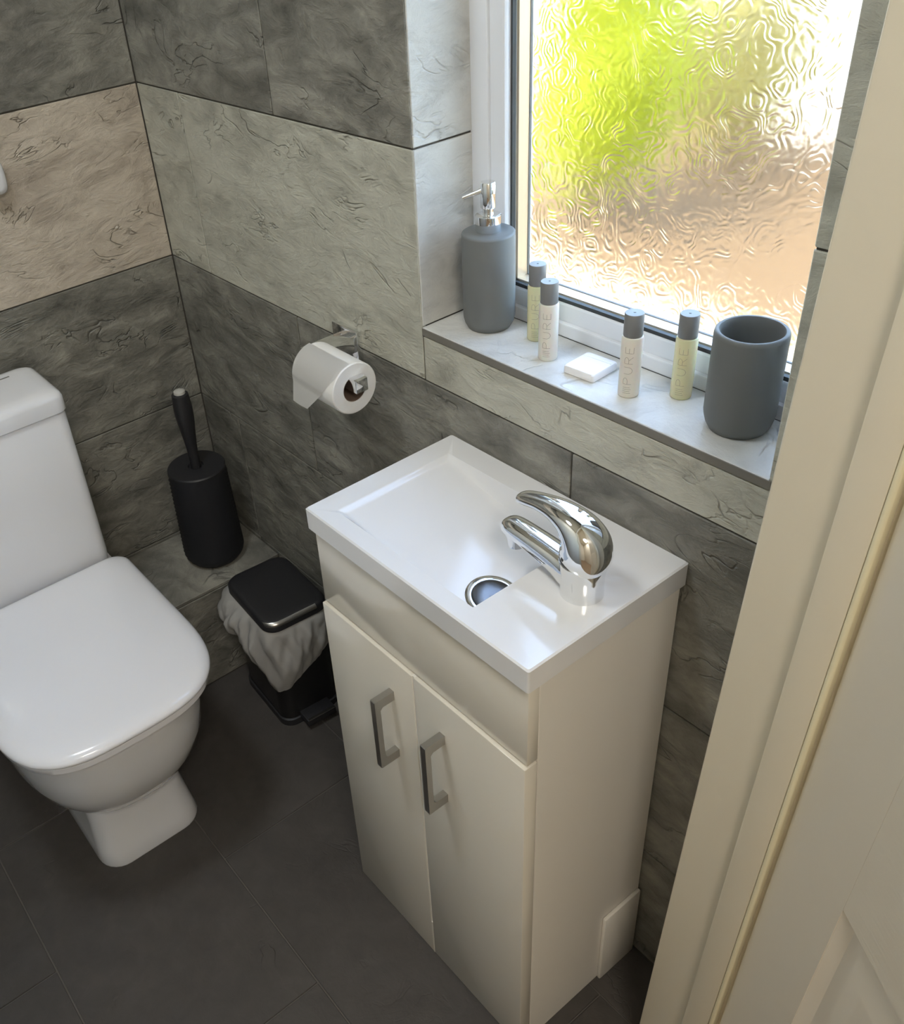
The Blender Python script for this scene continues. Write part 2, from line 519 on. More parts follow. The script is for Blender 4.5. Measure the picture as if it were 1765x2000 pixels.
# tiled boxing ledge along the foot of the toilet wall
LZ, LD, LY = 0.2474, 0.2256, -0.40
boxing = struct(obj('wall_boxing', boxes_mesh('wall_boxing', [(0.0005, LD - 0.0025, LY, -0.0005, -0.002, LZ - 0.0025)]), M['grout']))
tile(boxing, 'tile_dark', '+z', 0.001, LD, LY, -0.001, LZ, 'ledge_tile')
tile(boxing, 'tile_dark', '+x', LY, -0.001, 0.001, LZ - 0.008, LD, 'ledge_tile')

# floor tiles 600 x 330, half bond
ys = [0.0, -0.10, -0.43, -0.76, -1.09, YF]
for i, (y1, y0) in enumerate(zip(ys, ys[1:])):
    js = [0.33, 0.93] if i % 2 == 0 else [0.03, 0.63, 1.23]
    for a, b in cuts(0.0, 1.40, js):
        tile(floor, 'tile_floor', '+z', a, b, y0, y1, 0.0, 'floor_tile')

# ------------------------------------------------------------------ window
win = struct(empty('window_1', ((SL + SR) / 2, FD, ZS)), 'white plastic window with obscured patterned glass', 'window')
def wpart(name, lst, mt, bev=0.0):
    bm = bmesh.new()
    for b in lst:
        vs = add_box(bm, *b)
    if bev:
        bmesh.ops.bevel(bm, geom=bm.edges[:], offset=bev, segments=2, affect='EDGES', profile=0.6)
    bmesh.ops.translate(bm, verts=bm.verts, vec=(-(SL + SR) / 2, -FD, -ZS))
    return obj(name, bm_mesh(name, bm), mt, win)
FI = 0.058      # frame face width
FB = 0.047      # bottom rail height
gx0, gx1, gz0, gz1 = SL + FI, SR - FI + 0.035, ZS + FB, WT - 0.06
wpart('outer_frame', [(SL - 0.004, SL + 0.030, FD - 0.006, FD + 0.075, ZS, WT), (SR - 0.025, SR, FD, FD + 0.075, ZS, WT),
                      (SL + 0.036, SR - 0.025, FD, FD + 0.075, ZS, ZS + 0.018), (SL + 0.036, SR - 0.025, FD + 0.01, FD + 0.075, WT - 0.03, WT)], M['upvc'], 0.002)
wpart('glazing_bead', [(SL + 0.028, gx0 - 0.003, FD - 0.002, FD + 0.030, ZS + 0.018, gz1 + 0.02), (gx1 + 0.003, SR - 0.024, FD + 0.003, FD + 0.030, ZS + 0.018, gz1 + 0.02),
                       (gx0 - 0.004, gx1 + 0.004, FD + 0.006, FD + 0.030, ZS + 0.017, gz0 - 0.004), (gx0 - 0.004, gx1 + 0.004, FD + 0.006, FD + 0.030, gz1 + 0.004, WT - 0.028)], M['upvc'], 0.003)
gt = 0.0045
wpart('gasket', [(gx0 - gt, gx0, FD + 0.008, FD + 0.014, gz0 - gt, gz1 + gt), (gx1, gx1 + gt, FD + 0.008, FD + 0.014, gz0 - gt, gz1 + gt),
                 (gx0, gx1, FD + 0.008, FD + 0.014, gz0 - gt, gz0 + 0.0005), (gx0, gx1, FD + 0.008, FD + 0.014, gz1, gz1 + gt)], M['gasket'])
sp = 0.004
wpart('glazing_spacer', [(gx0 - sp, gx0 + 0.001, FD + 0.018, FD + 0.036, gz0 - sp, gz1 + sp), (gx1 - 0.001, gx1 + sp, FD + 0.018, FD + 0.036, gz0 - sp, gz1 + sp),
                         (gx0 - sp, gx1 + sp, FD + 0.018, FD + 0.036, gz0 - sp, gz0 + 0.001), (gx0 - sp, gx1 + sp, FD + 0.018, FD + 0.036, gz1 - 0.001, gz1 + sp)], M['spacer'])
wpart('outer_gasket', [(gx0 - sp, gx0 + 0.0018, FD + 0.036, FD + 0.0395, gz0 - sp, gz1 + sp), (gx1 - 0.006, gx1 + sp, FD + 0.036, FD + 0.0395, gz0 - sp, gz1 + sp),
                       (gx0, gx1, FD + 0.036, FD + 0.0395, gz0 - sp, gz0 + 0.0018), (gx0, gx1, FD + 0.036, FD + 0.0395, gz1 - 0.006, gz1 + sp)], M['mark'])
wpart('inner_pane', [(gx0 - 0.004, gx1 + 0.004, FD + 0.0145, FD + 0.0175, gz0 - 0.004, gz1 + 0.004)], M['clear_glass'])
# the obscured pane: a single pressed sheet, patterned on its room side
def pane():
    y = FD + 0.040
    bm = bmesh.new()
    add_box(bm, gx0 - 0.004, gx1 + 0.004, y, y + 0.004, gz0 - 0.004, gz1 + 0.004)
    bmesh.ops.translate(bm, verts=bm.verts, vec=(-(SL + SR) / 2, -FD, -ZS))
    return obj('patterned_pane', bm_mesh('patterned_pane', bm), M['obscure_glass'], win)
pane()

# ------------------------------------------------------------------ vanity unit
VX, VW, VD, VZ, RIM = 0.8133, 0.40, 0.2557, 0.8008, 0.0325
van = tag(empty('vanity_unit', (VX, -VD, 0)), 'narrow white gloss two-door vanity cabinet under the basin', 'cabinet')
E_ = 0.006
cy0 = 0.010           # carcass front sits behind the doors
CT = VZ - RIM
obj('side_panel', box_mesh('side_panel', E_, E_ + 0.016, cy0 + 0.014, VD - 0.002, 0.0, CT - 0.0003, 0.0008), M['side_white'], van)
obj('side_panel', box_mesh('side_panel', VW - E_ - 0.016, VW - E_, cy0 + 0.014, VD - 0.002, 0.0, CT - 0.0003, 0.0008), M['side_white'], van)
obj('back_panel', box_mesh('back_panel', E_ + 0.016, VW - E_ - 0.016, VD - 0.010, VD - 0.002, 0.0, CT - 0.0003), M['side_white'], van)
obj('bottom_panel', box_mesh('bottom_panel', E_ + 0.016, VW - E_ - 0.016, cy0 + 0.014, VD - 0.010, 0.06, 0.076), M['side_white'], van)
obj('fascia', box_mesh('fascia', E_, VW - E_, cy0 - 0.003, cy0 + 0.0138, 0.6425, CT - 0.0003, 0.001, 2), M['gloss_white'], van)
mid = VW / 2
for x0, x1, hx in ((E_ - 0.001, mid - 0.0012, 0.152), (mid + 0.0012, VW - E_ + 0.001, 0.253)):
    d = obj('door', box_mesh('door', x0, x1, cy0 - 0.0075, cy0 + 0.0125, 0.003, 0.640, 0.0016, 2), M['gloss_white'], van)
    # D-shaped square bar handle
    bm = bmesh.new()
    hw, z0, z1, y1, y0, t = 0.0048, 0.4505, 0.580, cy0 - 0.0075, cy0 - 0.040, 0.0085
    prof_o = [(y1, z0), (y0 + 0.001, z0), (y0, z0 + 0.001), (y0, z1 - 0.001), (y0 + 0.001, z1), (y1, z1)]
    prof_i = [(y1, z0 + 0.0155), (y0 + t + 0.004, z0 + 0.0155), (y0 + t, z0 + 0.0195), (y0 + t, z1 - 0.0195), (y0 + t + 0.004, z1 - 0.0155), (y1, z1 - 0.0155)]
    vo = [[bm.verts.new((hx + s * hw, y, z)) for y, z in prof_o] for s in (-1, 1)]
    vi = [[bm.verts.new((hx + s * hw, y, z)) for y, z in prof_i] for s in (-1, 1)]
    for i in range(5):
        bm.faces.new((vo[0][i], vo[0][i + 1], vo[1][i + 1], vo[1][i]))
        bm.faces.new((vi[0][i], vi[0][i + 1], vi[1][i + 1], vi[1][i]))
        for s in (0, 1):
            bm.faces.new((vo[s][i], vo[s][i + 1], vi[s][i + 1], vi[s][i]))
    for i in (0, 5):
        bm.faces.new((vo[0][i], vo[1][i], vi[1][i], vi[0][i]))
    obj('handle', bm_mesh('handle', bm), M['steel'], d)
obj('gap_glint_strip', box_mesh('gap_glint_strip', mid - 0.003, mid + 0.003, cy0 - 0.0058, cy0 + 0.0126, 0.003, 0.640, 0.0), M['side_white'], van)  # pale strip added behind the gap for the light its edges catch
obj('kick_strip', box_mesh('kick_strip', mid - 0.0014, mid + 0.0014, cy0 - 0.0074, cy0 + 0.010, 0.003, 0.090, 0.0), M['gloss_white'], van)
# boxed skirting return against the side panel
obj('skirting_block', box_mesh('skirting_block', VW - E_, VW - E_ + 0.007, 0.172, VD - 0.004, 0.0, 0.165, 0.003, 2), M['side_white'], van)

# ------------------------------------------------------------------ basin
bas = tag(empty('wash_basin', (VX, -VD, VZ - RIM)), 'shallow white rectangular basin slab with tap deck at one end', 'basin')
def basin_mesh():
    bm = bmesh.new()
    W_, D_, H = VW, VD, RIM
    ix0, ix1, iy0, iy1 = 0.034, 0.2905, 0.026, 0.218
    nx, ny = 48, 40
    top_out = [bm.verts.new(p) for p in rrect(0, W_, 0, D_, 0.003, H - 0.002, 3)]
    top_in = [bm.verts.new(p) for p in rrect(0.002, W_ - 0.002, 0.002, D_ - 0.002, 0.003, H, 3)]
    bot_out = [bm.verts.new(p) for p in rrect(0, W_, 0, D_, 0.003, 0.0, 3)]
    k = len(top_out)
    for i in range(k):
        j = (i + 1) % k
        bm.faces.new((bot_out[i], bot_out[j], top_out[j], top_out[i]))
        bm.faces.new((top_out[i], top_out[j], top_in[j], top_in[i]))
    # cavity: a ramp falling toward the deck, with softly coved sides
    def eas(t, p):      # denser samples near the sides
        return t - 0.085 * math.sin(2 * math.pi * t) * 1.6
    def sm(t):
        t = max(0.0, min(1.0, t)); return t * t * (3 - 2 * t)
    g = []
    for i in range(nx + 1):
        u = eas(i / nx, 1); x = ix0 + (ix1 - ix0) * u
        row = []
        for j in range(ny + 1):
            v = eas(j / ny, 1); y = iy0 + (iy1 - iy0) * v
            dep = 0.0035 + 0.049 * u
            f = min(1.0, sm((y - iy0) / 0.012 * 0.5 + 0.5) * 2 - 1 if y - iy0 < 0.012 else 1)
            f = min(f, sm((iy1 - y) / 0.012 * 0.5 + 0.5) * 2 - 1 if iy1 - y < 0.012 else 1)
            f = min(f, sm((x - ix0) / 0.010)) if x - ix0 < 0.010 else f
            f = min(f, sm((ix1 - x) / 0.004)) if ix1 - x < 0.004 else f
            row.append(bm.verts.new((x, y, H - dep * max(0.0, f))))
        g.append(row)
    for i in range(nx):
        for j in range(ny):
            bm.faces.new((g[i][j], g[i + 1][j], g[i + 1][j + 1], g[i][j + 1]))
    border = g[0][:] + [g[i][ny] for i in range(1, nx + 1)] + [g[nx][j] for j in range(ny - 1, -1, -1)] + [g[i][0] for i in range(nx - 1, 0, -1)]
    for v in border: v.co.z = H
    e = []
    for vs in (top_in, border):
        for i in range(len(vs)): e.append(bm.edges.get((vs[i], vs[(i + 1) % len(vs)])))
    bmesh.ops.triangle_fill(bm, use_beauty=True, use_dissolve=False, edges=e)
    return bm_mesh('basin_slab', bm, 32)
obj('basin_slab', basin_mesh(), M['basin'], bas)
# waste: chrome slot cover low down beside the deck
wz = RIM - 0.0035 - 0.049 * (0.2560 - 0.034) / 0.2565
wst = obj('waste', lathe('waste', [(0, -0.008), (0.0335, -0.008), (0.0338, 0.0004), (0.0320, 0.0014), (0.0265, 0.0012), (0.0250, -0.0005), (0.0240, -0.006), (0, -0.007)], 44, 40), M['chrome'], bas, (0.2545, 0.0907, wz))
wst.rotation_euler = (0, math.atan(0.049 / 0.2565), 0)
obj('waste_plug', lathe('waste_plug', [(0, -0.003), (0.0262, -0.003), (0.0262, 0.0007), (0.0225, 0.0016), (0.012, 0.0021), (0, 0.0023)], 36, 50), M['dark_metal'], wst)

# ------------------------------------------------------------------ tap
TX, TY = 1.166, -0.125
tap = tag(empty('basin_tap', (TX, TY, VZ)), 'chrome single-lever mixer tap on the basin deck', 'tap')
tap.scale = (0.97, 0.95, 0.97)
body_p = spline([(0.0252, 0.0), (0.0250, 0.004), (0.0246, 0.014), (0.0252, 0.028), (0.0268, 0.040), (0.0276, 0.0465)], 5)
obj('body', lathe('body', [(0, 0)] + body_p + [(0.025, 0.0476), (0, 0.0476)], 56, 50), M['chrome'], tap)
sp_ = spline([(0.006, 0.0235, 0.0250, 0.0225), (-0.014, 0.0235, 0.0222, 0.0200), (-0.034, 0.0275, 0.0190, 0.0165), (-0.070, 0.0325, 0.0172, 0.0140),
              (-0.102, 0.0350, 0.0160, 0.0126), (-0.114, 0.0348, 0.0140, 0.0108), (-0.1205, 0.0342, 0.0095, 0.0070), (-0.1225, 0.0338, 0.003, 0.002)], 6)
spt = obj('spout', sweep('spout', sp_, 36, 60, 2.5), M['chrome'], tap)
obj('aerator', lathe('aerator', [(0, 0.009), (0.0095, 0.009), (0.0105, 0.010), (0.0112, 0.030), (0, 0.030)], 28), M['chrome'], spt, (-0.1040, 0, 0))
lv = spline([(0.0, 0.0484, 0.0270, 0.0270), (0.0012, 0.0520, 0.0283, 0.0282), (0.003, 0.0600, 0.0290, 0.0286), (0.001, 0.0720, 0.0280, 0.0262), (-0.008, 0.0835, 0.0252, 0.0208),
             (-0.022, 0.0915, 0.0215, 0.0145), (-0.042, 0.0950, 0.0178, 0.0100), (-0.064, 0.0932, 0.0148, 0.0080), (-0.084, 0.0885, 0.0130, 0.0072), (-0.0945, 0.0850, 0.0108, 0.0060), (-0.0995, 0.0832, 0.005, 0.003)], 6)
lev = obj('lever', sweep('lever', lv, 40, 60, 2.2), M['chrome'], tap)
obj('cap_ring', lathe('cap_ring', [(0, 0.0468), (0.0266, 0.0468), (0.0266, 0.0490), (0, 0.0490)], 40), M['gasket'], tap)
obj('indicator', lathe('indicator', [(0, 0), (0.0028, 0), (0.0028, 0.0012), (0, 0.0014)], 16), M['black'], lev)
ind = bpy.data.objects['indicator']
ind.location = (0.0165, -0.0240, 0.060); ind.rotation_euler = (math.radians(90), 0, math.radians(34))

# ------------------------------------------------------------------ toilet
TYC = -0.510
toi = tag(empty('toilet', (0.0, TYC, 0)), 'white close-coupled toilet with its lid closed', 'toilet')
def dring(xb, xf, hw, z, n=3.2, xc=None, rb=0.03, k=40, nb=6):
    """D outline: square-ish back, superellipse front"""
    xc = xb + (xf - xb) * 0.52 if xc is None else xc
    pts = []
    for i in range(k + 1):
        th = -math.pi / 2 + math.pi * i / k
        c, s = math.cos(th), math.sin(th)
        pts.append((xc + (xf - xc) * abs(c) ** (2 / n), hw * math.copysign(abs(s) ** (2 / n), s), z))
    for i in range(nb + 1):
        a = math.radians(90 + 90 * i / nb)
        pts.append((xb + rb + rb * math.cos(a), hw - rb + rb * math.sin(a), z))
    for i in range(nb + 1):
        a = math.radians(180 + 90 * i / nb)
        pts.append((xb + rb + rb * math.cos(a), -hw + rb + rb * math.sin(a), z))
    return pts
# pan: bowl bulging over a narrower pedestal
rs = []
for z, xb, xf, hw, n in [(0.150, 0.10, 0.490, 0.090, 2.6), (0.156, 0.10, 0.520, 0.110, 2.6), (0.168, 0.10, 0.545, 0.127, 2.6), (0.190, 0.10, 0.568, 0.142, 2.6), (0.225, 0.10, 0.589, 0.156, 2.7),
                         (0.270, 0.10, 0.605, 0.166, 2.9), (0.325, 0.09, 0.616, 0.171, 3.0), (0.365, 0.085, 0.620, 0.173, 3.1), (0.388, 0.08, 0.624, 0.1745, 3.2), (0.394, 0.082, 0.621, 0.1715, 3.2)]:
    rs.append(dring(xb, xf, hw, z, n))
obj('bowl', loft('bowl', rs, sharp=60), M['ceramic'], toi)
rs = []
for z, xb, xf, hw, r in [(0.0, 0.10, 0.523, 0.101, 0.045), (0.006, 0.10, 0.524, 0.102, 0.045), (0.03, 0.10, 0.518, 0.0985, 0.044), (0.09, 0.10, 0.502, 0.092, 0.042), (0.17, 0.10, 0.494, 0.090, 0.042)]:
    rs.append(rrect(xb, xf, -hw, hw, r, z, 7))
obj('pedestal', loft('pedestal', rs, sharp=60), M['ceramic'], toi)
rs = [dring(0.20, 0.640, 0.1795, 0.3955, 3.2), dring(0.199, 0.643, 0.1815, 0.398, 3.2), dring(0.199, 0.643, 0.1815, 0.4085, 3.2), dring(0.20, 0.640, 0.179, 0.4105, 3.2)]
seat = obj('seat', loft('seat', rs, sharp=50), M['seat'], toi)
for yy in (-0.075, 0.075):
    bmh = bmesh.new()
    r_ = bmesh.ops.create_cone(bmh, cap_ends=True, segments=20, radius1=0.011, radius2=0.011, depth=0.05, matrix=Matrix.Translation((0.209, yy, 0.405)) @ Matrix.Rotation(math.pi / 2, 4, 'X'))
    obj('hinge', bm_mesh('hinge', bmh, 40), M['chrome'], seat)
rs = []
for ins, z in [(0.005, 0.4125), (0.0012, 0.4140), (0.0, 0.4165), (0.0004, 0.4195), (0.002, 0.4228), (0.0055, 0.4262), (0.011, 0.4290), (0.019, 0.4312), (0.030, 0.4326), (0.050, 0.4335), (0.085, 0.4340)]:
    rs.append(dring(0.2105 + ins * 0.6, 0.648 - ins, 0.1842 - ins, z, 3.2))
obj('lid', loft('lid', rs, sharp=50), M['seat'], toi)
rs = []
for z, x0, x1, hw, r in [(0.392, 0.05, 0.188, 0.156, 0.02), (0.398, 0.05, 0.195, 0.163, 0.02), (0.43, 0.05, 0.198, 0.165, 0.02), (0.733, 0.05, 0.200, 0.166, 0.02), (0.7385, 0.052, 0.196, 0.163, 0.02)]:
    rs.append(rrect(x0, x1, -hw, hw, r, z, 6))
obj('cistern', loft('cistern', rs, sharp=50), M['ceramic'], toi)
rs = []
for z, ins, r in [(0.7405, 0.002, 0.018), (0.742, 0.0, 0.02), (0.766, 0.0, 0.02), (0.7725, 0.0025, 0.02), (0.7765, 0.0075, 0.02), (0.7785, 0.014, 0.02), (0.7792, 0.03, 0.02)]:
    rs.append(rrect(0.046 + ins * 0.5, 0.2035 - ins, -0.1685 + ins, 0.1685 - ins, r, z, 6))
cl = obj('cistern_lid', loft('cistern_lid', rs, sharp=50), M['ceramic'], toi)
obj('maker_mark', box_mesh('maker_mark', 0.074, 0.0775, 0.100, 0.118, 0.7785, 0.7796), M['mark'], cl)
obj('flush_button', lathe('flush_button', [(0.021, 0.7785), (0.021, 0.783), (0.019, 0.7845), (0, 0.785)], 32), M['chrome'], cl, (0.125, 0, 0))

# ------------------------------------------------------------------ toilet brush on the ledge
br = tag(empty('toilet_brush', (0.126, -0.103, LZ)), 'black toilet brush standing in its holder on the tiled ledge', 'toilet brush')
def holder_mesh():
    bm = bmesh.new()
    seg, nz = 64, 46
    rings = []
    for iz in range(nz + 1):
        t = iz / nz
        z = 0.004 + 0.222 * t
        r = 0.0655 - 0.0060 * t
        if t < 0.10: r -= 0.009 * (1 - t / 0.10) ** 2
        ring = []
        for k in range(seg):
            wv = 0.0011 * (1 if ((k // 2 + iz // 1) % 2) else -1) if 0.03 < t < 0.97 else 0
            a = 2 * math.pi * k / seg
            ring.append(bm.verts.new(((r + wv) * math.cos(a), (r + wv) * math.sin(a), z)))
        rings.append(ring)
    for a, b in zip(rings, rings[1:]):
        for k in range(seg):
            bm.faces.new((a[k], a[(k + 1) % seg], b[(k + 1) % seg], b[k]))
    bm.faces.new(rings[0])
    return bm_mesh('holder', bm, 60)
obj('holder', holder_mesh(), M['rattan'], br)
obj('holder_foot', lathe('holder_foot', [(0, 0), (0.050, 0), (0.0545, 0.002), (0.056, 0.006), (0, 0.006)], 40), M['black_plastic'], br)
obj('holder_collar', lathe('holder_collar', [(0.055, 0.224), (0.0600, 0.2245), (0.0602, 0.229), (0.058, 0.2318), (0.017, 0.2318), (0.015, 0.228), (0, 0.226)], 44), M['black_plastic'], br)
hp = spline([(0.0105, 0.222), (0.0105, 0.250), (0.0115, 0.280), (0.0150, 0.315), (0.0182, 0.345), (0.0185, 0.372), (0.0165, 0.398)], 5)
hd = obj('handle', lathe('handle', [(0, 0.222)] + hp + [(0.0115, 0.4005), (0, 0.4005)], 28), M['black_plastic'], br)
obj('handle_end', lathe('handle_end', [(0.0, 0.3995), (0.0118, 0.400), (0.0112, 0.405), (0.006, 0.408), (0, 0.4085)], 24), mat('pale_end_cap', srgb(190, 188, 182), 0.4), hd)

# ------------------------------------------------------------------ pedal bin
bn = tag(empty('pedal_bin', (0.362, -0.094, 0), math.radians(-4)), 'small black pedal bin with a white liner beside the vanity', 'bin')
HX, HY = 0.092, 0.067
obj('bin_body', loft('bin_body', [rrect(-HX + 0.004, HX - 0.004, -HY + 0.004, HY - 0.004, 0.026, 0.0, 7), rrect(-HX, HX, -HY, HY, 0.028, 0.004, 7), rrect(-HX, HX, -HY, HY, 0.028, 0.268, 7)], cap1=False, sharp=45), M['black'], bn)
obj('bin_base', loft('bin_base', [rrect(-HX - 0.003, HX + 0.003, -HY - 0.003, HY + 0.003, 0.029, 0.0, 7), rrect(-HX - 0.003, HX + 0.003, -HY - 0.003, HY + 0.003, 0.029, 0.016, 7), rrect(-HX, HX, -HY, HY, 0.028, 0.018, 7)], sharp=45), M['black_plastic'], bn)
lid_r = []
for z, ins in [(0.263, -0.0005), (0.266, -0.004), (0.281, -0.004), (0.2855, -0.001), (0.2880, 0.005), (0.2885, 0.03)]:
    lid_r.append(rrect(-HX + ins, HX - ins, -HY + ins, HY - ins, 0.030, z, 7))
bl = obj('bin_lid', loft('bin_lid', lid_r, cap0=True, sharp=45), M['black_plastic'], bn)
# polished strip along the front lip of the lid
st_pts = [(HX - 0.020, -HY - 0.0005)]
bm = bmesh.new()
prev = None
path = [(HX - 0.027 + 0.031 * math.cos(math.radians(a)), -HY + 0.026 + 0.0305 * math.sin(math.radians(a))) for a in range(-65, 1, 10)] + [(HX + 0.0043, y / 100) for y in range(-3, 5)]
rows = []
for (x, y) in path:
    rows.append([bm.verts.new((x - 0.006 * (1 if x > 0 else 0), y, 0.2872)), bm.verts.new((x - 0.0008, y, 0.2845)), bm.verts.new((x + 0.0006, y, 0.2815)), bm.verts.new((x + 0.0004, y, 0.279))])
for a, b in zip(rows, rows[1:]):
    for i in range(3): bm.faces.new((a[i], a[i + 1], b[i + 1], b[i]))
obj('lid_trim', bm_mesh('lid_trim', bm, 60), M['steel'], bl)
pd = obj('pedal', box_mesh('pedal', HX - 0.002, HX + 0.036, -0.034, 0.034, 0.012, 0.030, 0.003, 2), M['black_plastic'], bn)
obj('pedal_edge', box_mesh('pedal_edge', HX + 0.030, HX + 0.0366, -0.031, 0.031, 0.0295, 0.0312, 0.0004), M['steel'], pd)
# liner: thin film pulled over the rim, puffed out and crumpled
def liner():
    rnd = random.Random(11)
    k, nz = 168, 26
    def nz3(a, b):
        return (math.sin(a * 3.1 + b * 2.3) + math.sin(a * 7.3 - b * 3.7 + 1.3) * 0.6 + math.sin(a * 13.7 + b * 6.1 + 0.4) * 0.35 + math.sin(a * 23.1 - b * 9.0) * 0.2)
    rings = []
    # perimeter point + outward normal of the rounded rectangle
    def per(t):
        pts = rrect(-HX, HX, -HY, HY, 0.030, 0, 8)
        L_ = [0]
        for p, q in zip(pts, pts[1:] + pts[:1]): L_.append(L_[-1] + math.hypot(q[0] - p[0], q[1] - p[1]))
        s = t * L_[-1]
        for i in range(len(pts)):
            if L_[i + 1] >= s:
                f = (s - L_[i]) / max(1e-9, L_[i + 1] - L_[i]); p, q = pts[i], pts[(i + 1) % len(pts)]
                x, y = p[0] + (q[0] - p[0]) * f, p[1] + (q[1] - p[1]) * f
                nx, ny = (q[1] - p[1]), -(q[0] - p[0]); l = math.hypot(nx, ny) or 1
                return x, y, nx / l, ny / l
    for iz in range(nz + 1):
        v = iz / nz
        ring = []
        for i in range(k):
            t = i / k
            x, y, nx, ny = per(t)
            ang = math.atan2(y, x)
            # hem: low at the near front corner, high at the back
            corner = math.exp(-((ang + 0.62) / 0.62) ** 2)
            hem = 0.172 - 0.078 * corner - 0.010 * math.sin(ang * 5 + 0.8) + (0.02 if x < -0.03 else 0)
            top = 0.264
            z = top + (hem - top) * v
            puff = math.sin(math.pi * min(1, v * 1.02)) ** 0.7 * (0.014 + 0.020 * max(0.0, min(1.0, (-y - 0.01) / 0.05)) * max(0.0, min(1.0, (0.07 - x) / 0.08)))
            wr = nz3(ang * 2.2, v * 2.4) * 0.0042 * min(1, v * 4) * (1 - 0.35 * v)
            fold = 0.0045 * math.sin(ang * 16 + v * 5 * math.sin(ang * 2)) * min(1, v * 3) * (1 - 0.5 * v)
            off = 0.0018 + max(0.0, puff + wr + fold)
            ring.append((x + nx * off, y + ny * off, z))
        rings.append(ring)
    return loft('liner', rings, False, False, 180)
lo = obj('liner', liner(), M['bag'], bn)
lo['label'] = 'crumpled translucent white plastic liner'

# ------------------------------------------------------------------ paper holder and roll
ph = tag(empty('paper_holder', (0.584, 0, 0.874)), 'square chrome toilet roll holder on the window wall', 'toilet roll holder')
obj('back_plate', box_mesh('back_plate', -0.0315, 0.0315, -0.010, 0.0005, -0.026, 0.0235, 0.0012, 2), M['chrome'], ph)
AY = -0.083
obj('arm', box_mesh('arm', -0.0045, 0.0285, AY - 0.006, -0.009, -0.010, 0.0165, 0.0012, 2), M['chrome'], ph)
obj('rail', box_mesh('rail', -0.0045, 0.136, AY - 0.0085, AY + 0.0125, -0.0090, 0.0115, 0.0014, 2), M['chrome'], ph)
RX0, RX1, RR, RC = 0.606, 0.704, 0.0390, 0.0200
rz = 0.874 + 0.0115 - RC
rl = tag(empty('toilet_roll', (RX0, AY, rz)), 'half-used white toilet roll with a folded loose end', 'toilet roll')
def roll_mesh():
    bm = bmesh.new(); seg = 56; LN = RX1 - RX0
    prof = [(RC, 0), (RR - 0.0015, 0), (RR, 0.0015), (RR, LN - 0.0015), (RR - 0.0015, LN), (RC, LN)]
    rg = [[bm.verts.new((x, r * math.cos(2 * math.pi * i / seg), r * math.sin(2 * math.pi * i / seg))) for i in range(seg)] for r, x in prof]
    for a, b in zip(rg, rg[1:] + rg[:1]):
        for i in range(seg):
            bm.faces.new((a[i], a[(i + 1) % seg], b[(i + 1) % seg], b[i]))
    return bm_mesh('paper', bm, 40)
obj('paper', roll_mesh(), M['paper'], rl)
bm = bmesh.new(); seg = 40
ri = RC - 0.0002
rg = [[bm.verts.new((x, r * math.cos(2 * math.pi * i / seg), r * math.sin(2 * math.pi * i / seg))) for i in range(seg)] for r, x in ((ri, 0.0005), (ri, RX1 - RX0 - 0.0005), (ri - 0.001, RX1 - RX0 - 0.0005), (ri - 0.001, 0.0005))]
for a, b in zip(rg, rg[1:] + rg[:1]):
    for i in range(seg): bm.faces.new((a[i], a[(i + 1) % seg], b[(i + 1) % seg], b[i]))
obj('core', bm_mesh('core', bm, 40), M['card'], rl)
# loose sheet: wraps over the room side of the roll then hangs away, end folded to a point
def sheet():
    bm = bmesh.new()
    LN = RX1 - RX0
    n1, nu = 26, 14
    grid = []
    for i in range(n1 + 1):
        t = i / n1
        row = []
        for j in range(nu + 1):
            u = j / nu
            # the right-hand edge peels back along a diagonal
            lim = 1.0 if t < 0.30 else 1.0 - 0.62 * (t - 0.30) / 0.70
            x = -0.002 + LN * u * lim
            a = math.radians(95 + 95 * min(1, t / 0.62))
            rr = RR + 0.0009
            if t <= 0.62:
                y, z = rr * math.cos(a), rr * math.sin(a)
            else:
                s = (t - 0.62) * 0.085
                a = math.radians(190)
                y, z = rr * math.cos(a) - s * 0.10, rr * math.sin(a) - s
            y -= 0.004 * max(0, t - 0.5) * (1 + 0.6 * math.sin(u * 3))
            row.append(bm.verts.new((x, y, z)))
        grid.append(row)
    for a, b in zip(grid, grid[1:]):
        for j in range(nu): bm.faces.new((a[j], a[j + 1], b[j + 1], b[j]))
    bmesh.ops.solidify(bm, geom=bm.faces[:], thickness=0.0005)
    return bm_mesh('loose_sheet', bm, 60)
obj('loose_sheet', sheet(), M['paper'], rl)

# ------------------------------------------------------------------ things on the sill
sd_ = tag(empty('soap_dispenser', (0.822, 0.0665, ZS)), 'tall grey soap dispenser with chrome pump on the sill', 'soap dispenser')
DR = 0.0345
dp = [(0, 0), (0.0265, 0), (0.0285, 0.0008), (0.0325, 0.008), (0.0340, 0.0135), (DR, 0.018), (DR, 0.1265), (DR - 0.0008, 0.1285), (DR - 0.0028, 0.1296), (0.015, 0.1298), (0, 0.1298)]
obj('bottle', lathe('bottle', dp, 56, 40), M['grey_stoneware'], sd_)
pm = obj('pump_collar', lathe('pump_collar', [(0, 0.1295), (0.0158, 0.1295), (0.0165, 0.1305), (0.0165, 0.1505), (0.0155, 0.1512), (0.0, 0.1512)], 40), M['chrome'], sd_)
obj('pump_stem', lathe('pump_stem', [(0.0068, 0.151), (0.0068, 0.164), (0, 0.164)], 28), M['chrome'], pm)
hdp = obj('pump_head', lathe('pump_head', [(0, 0.1595), (0.0088, 0.1595), (0.0095, 0.1605), (0.0095, 0.1905), (0.0088, 0.1915), (0, 0.1915)], 32), M['chrome'], sd_)
bm = bmesh.new()
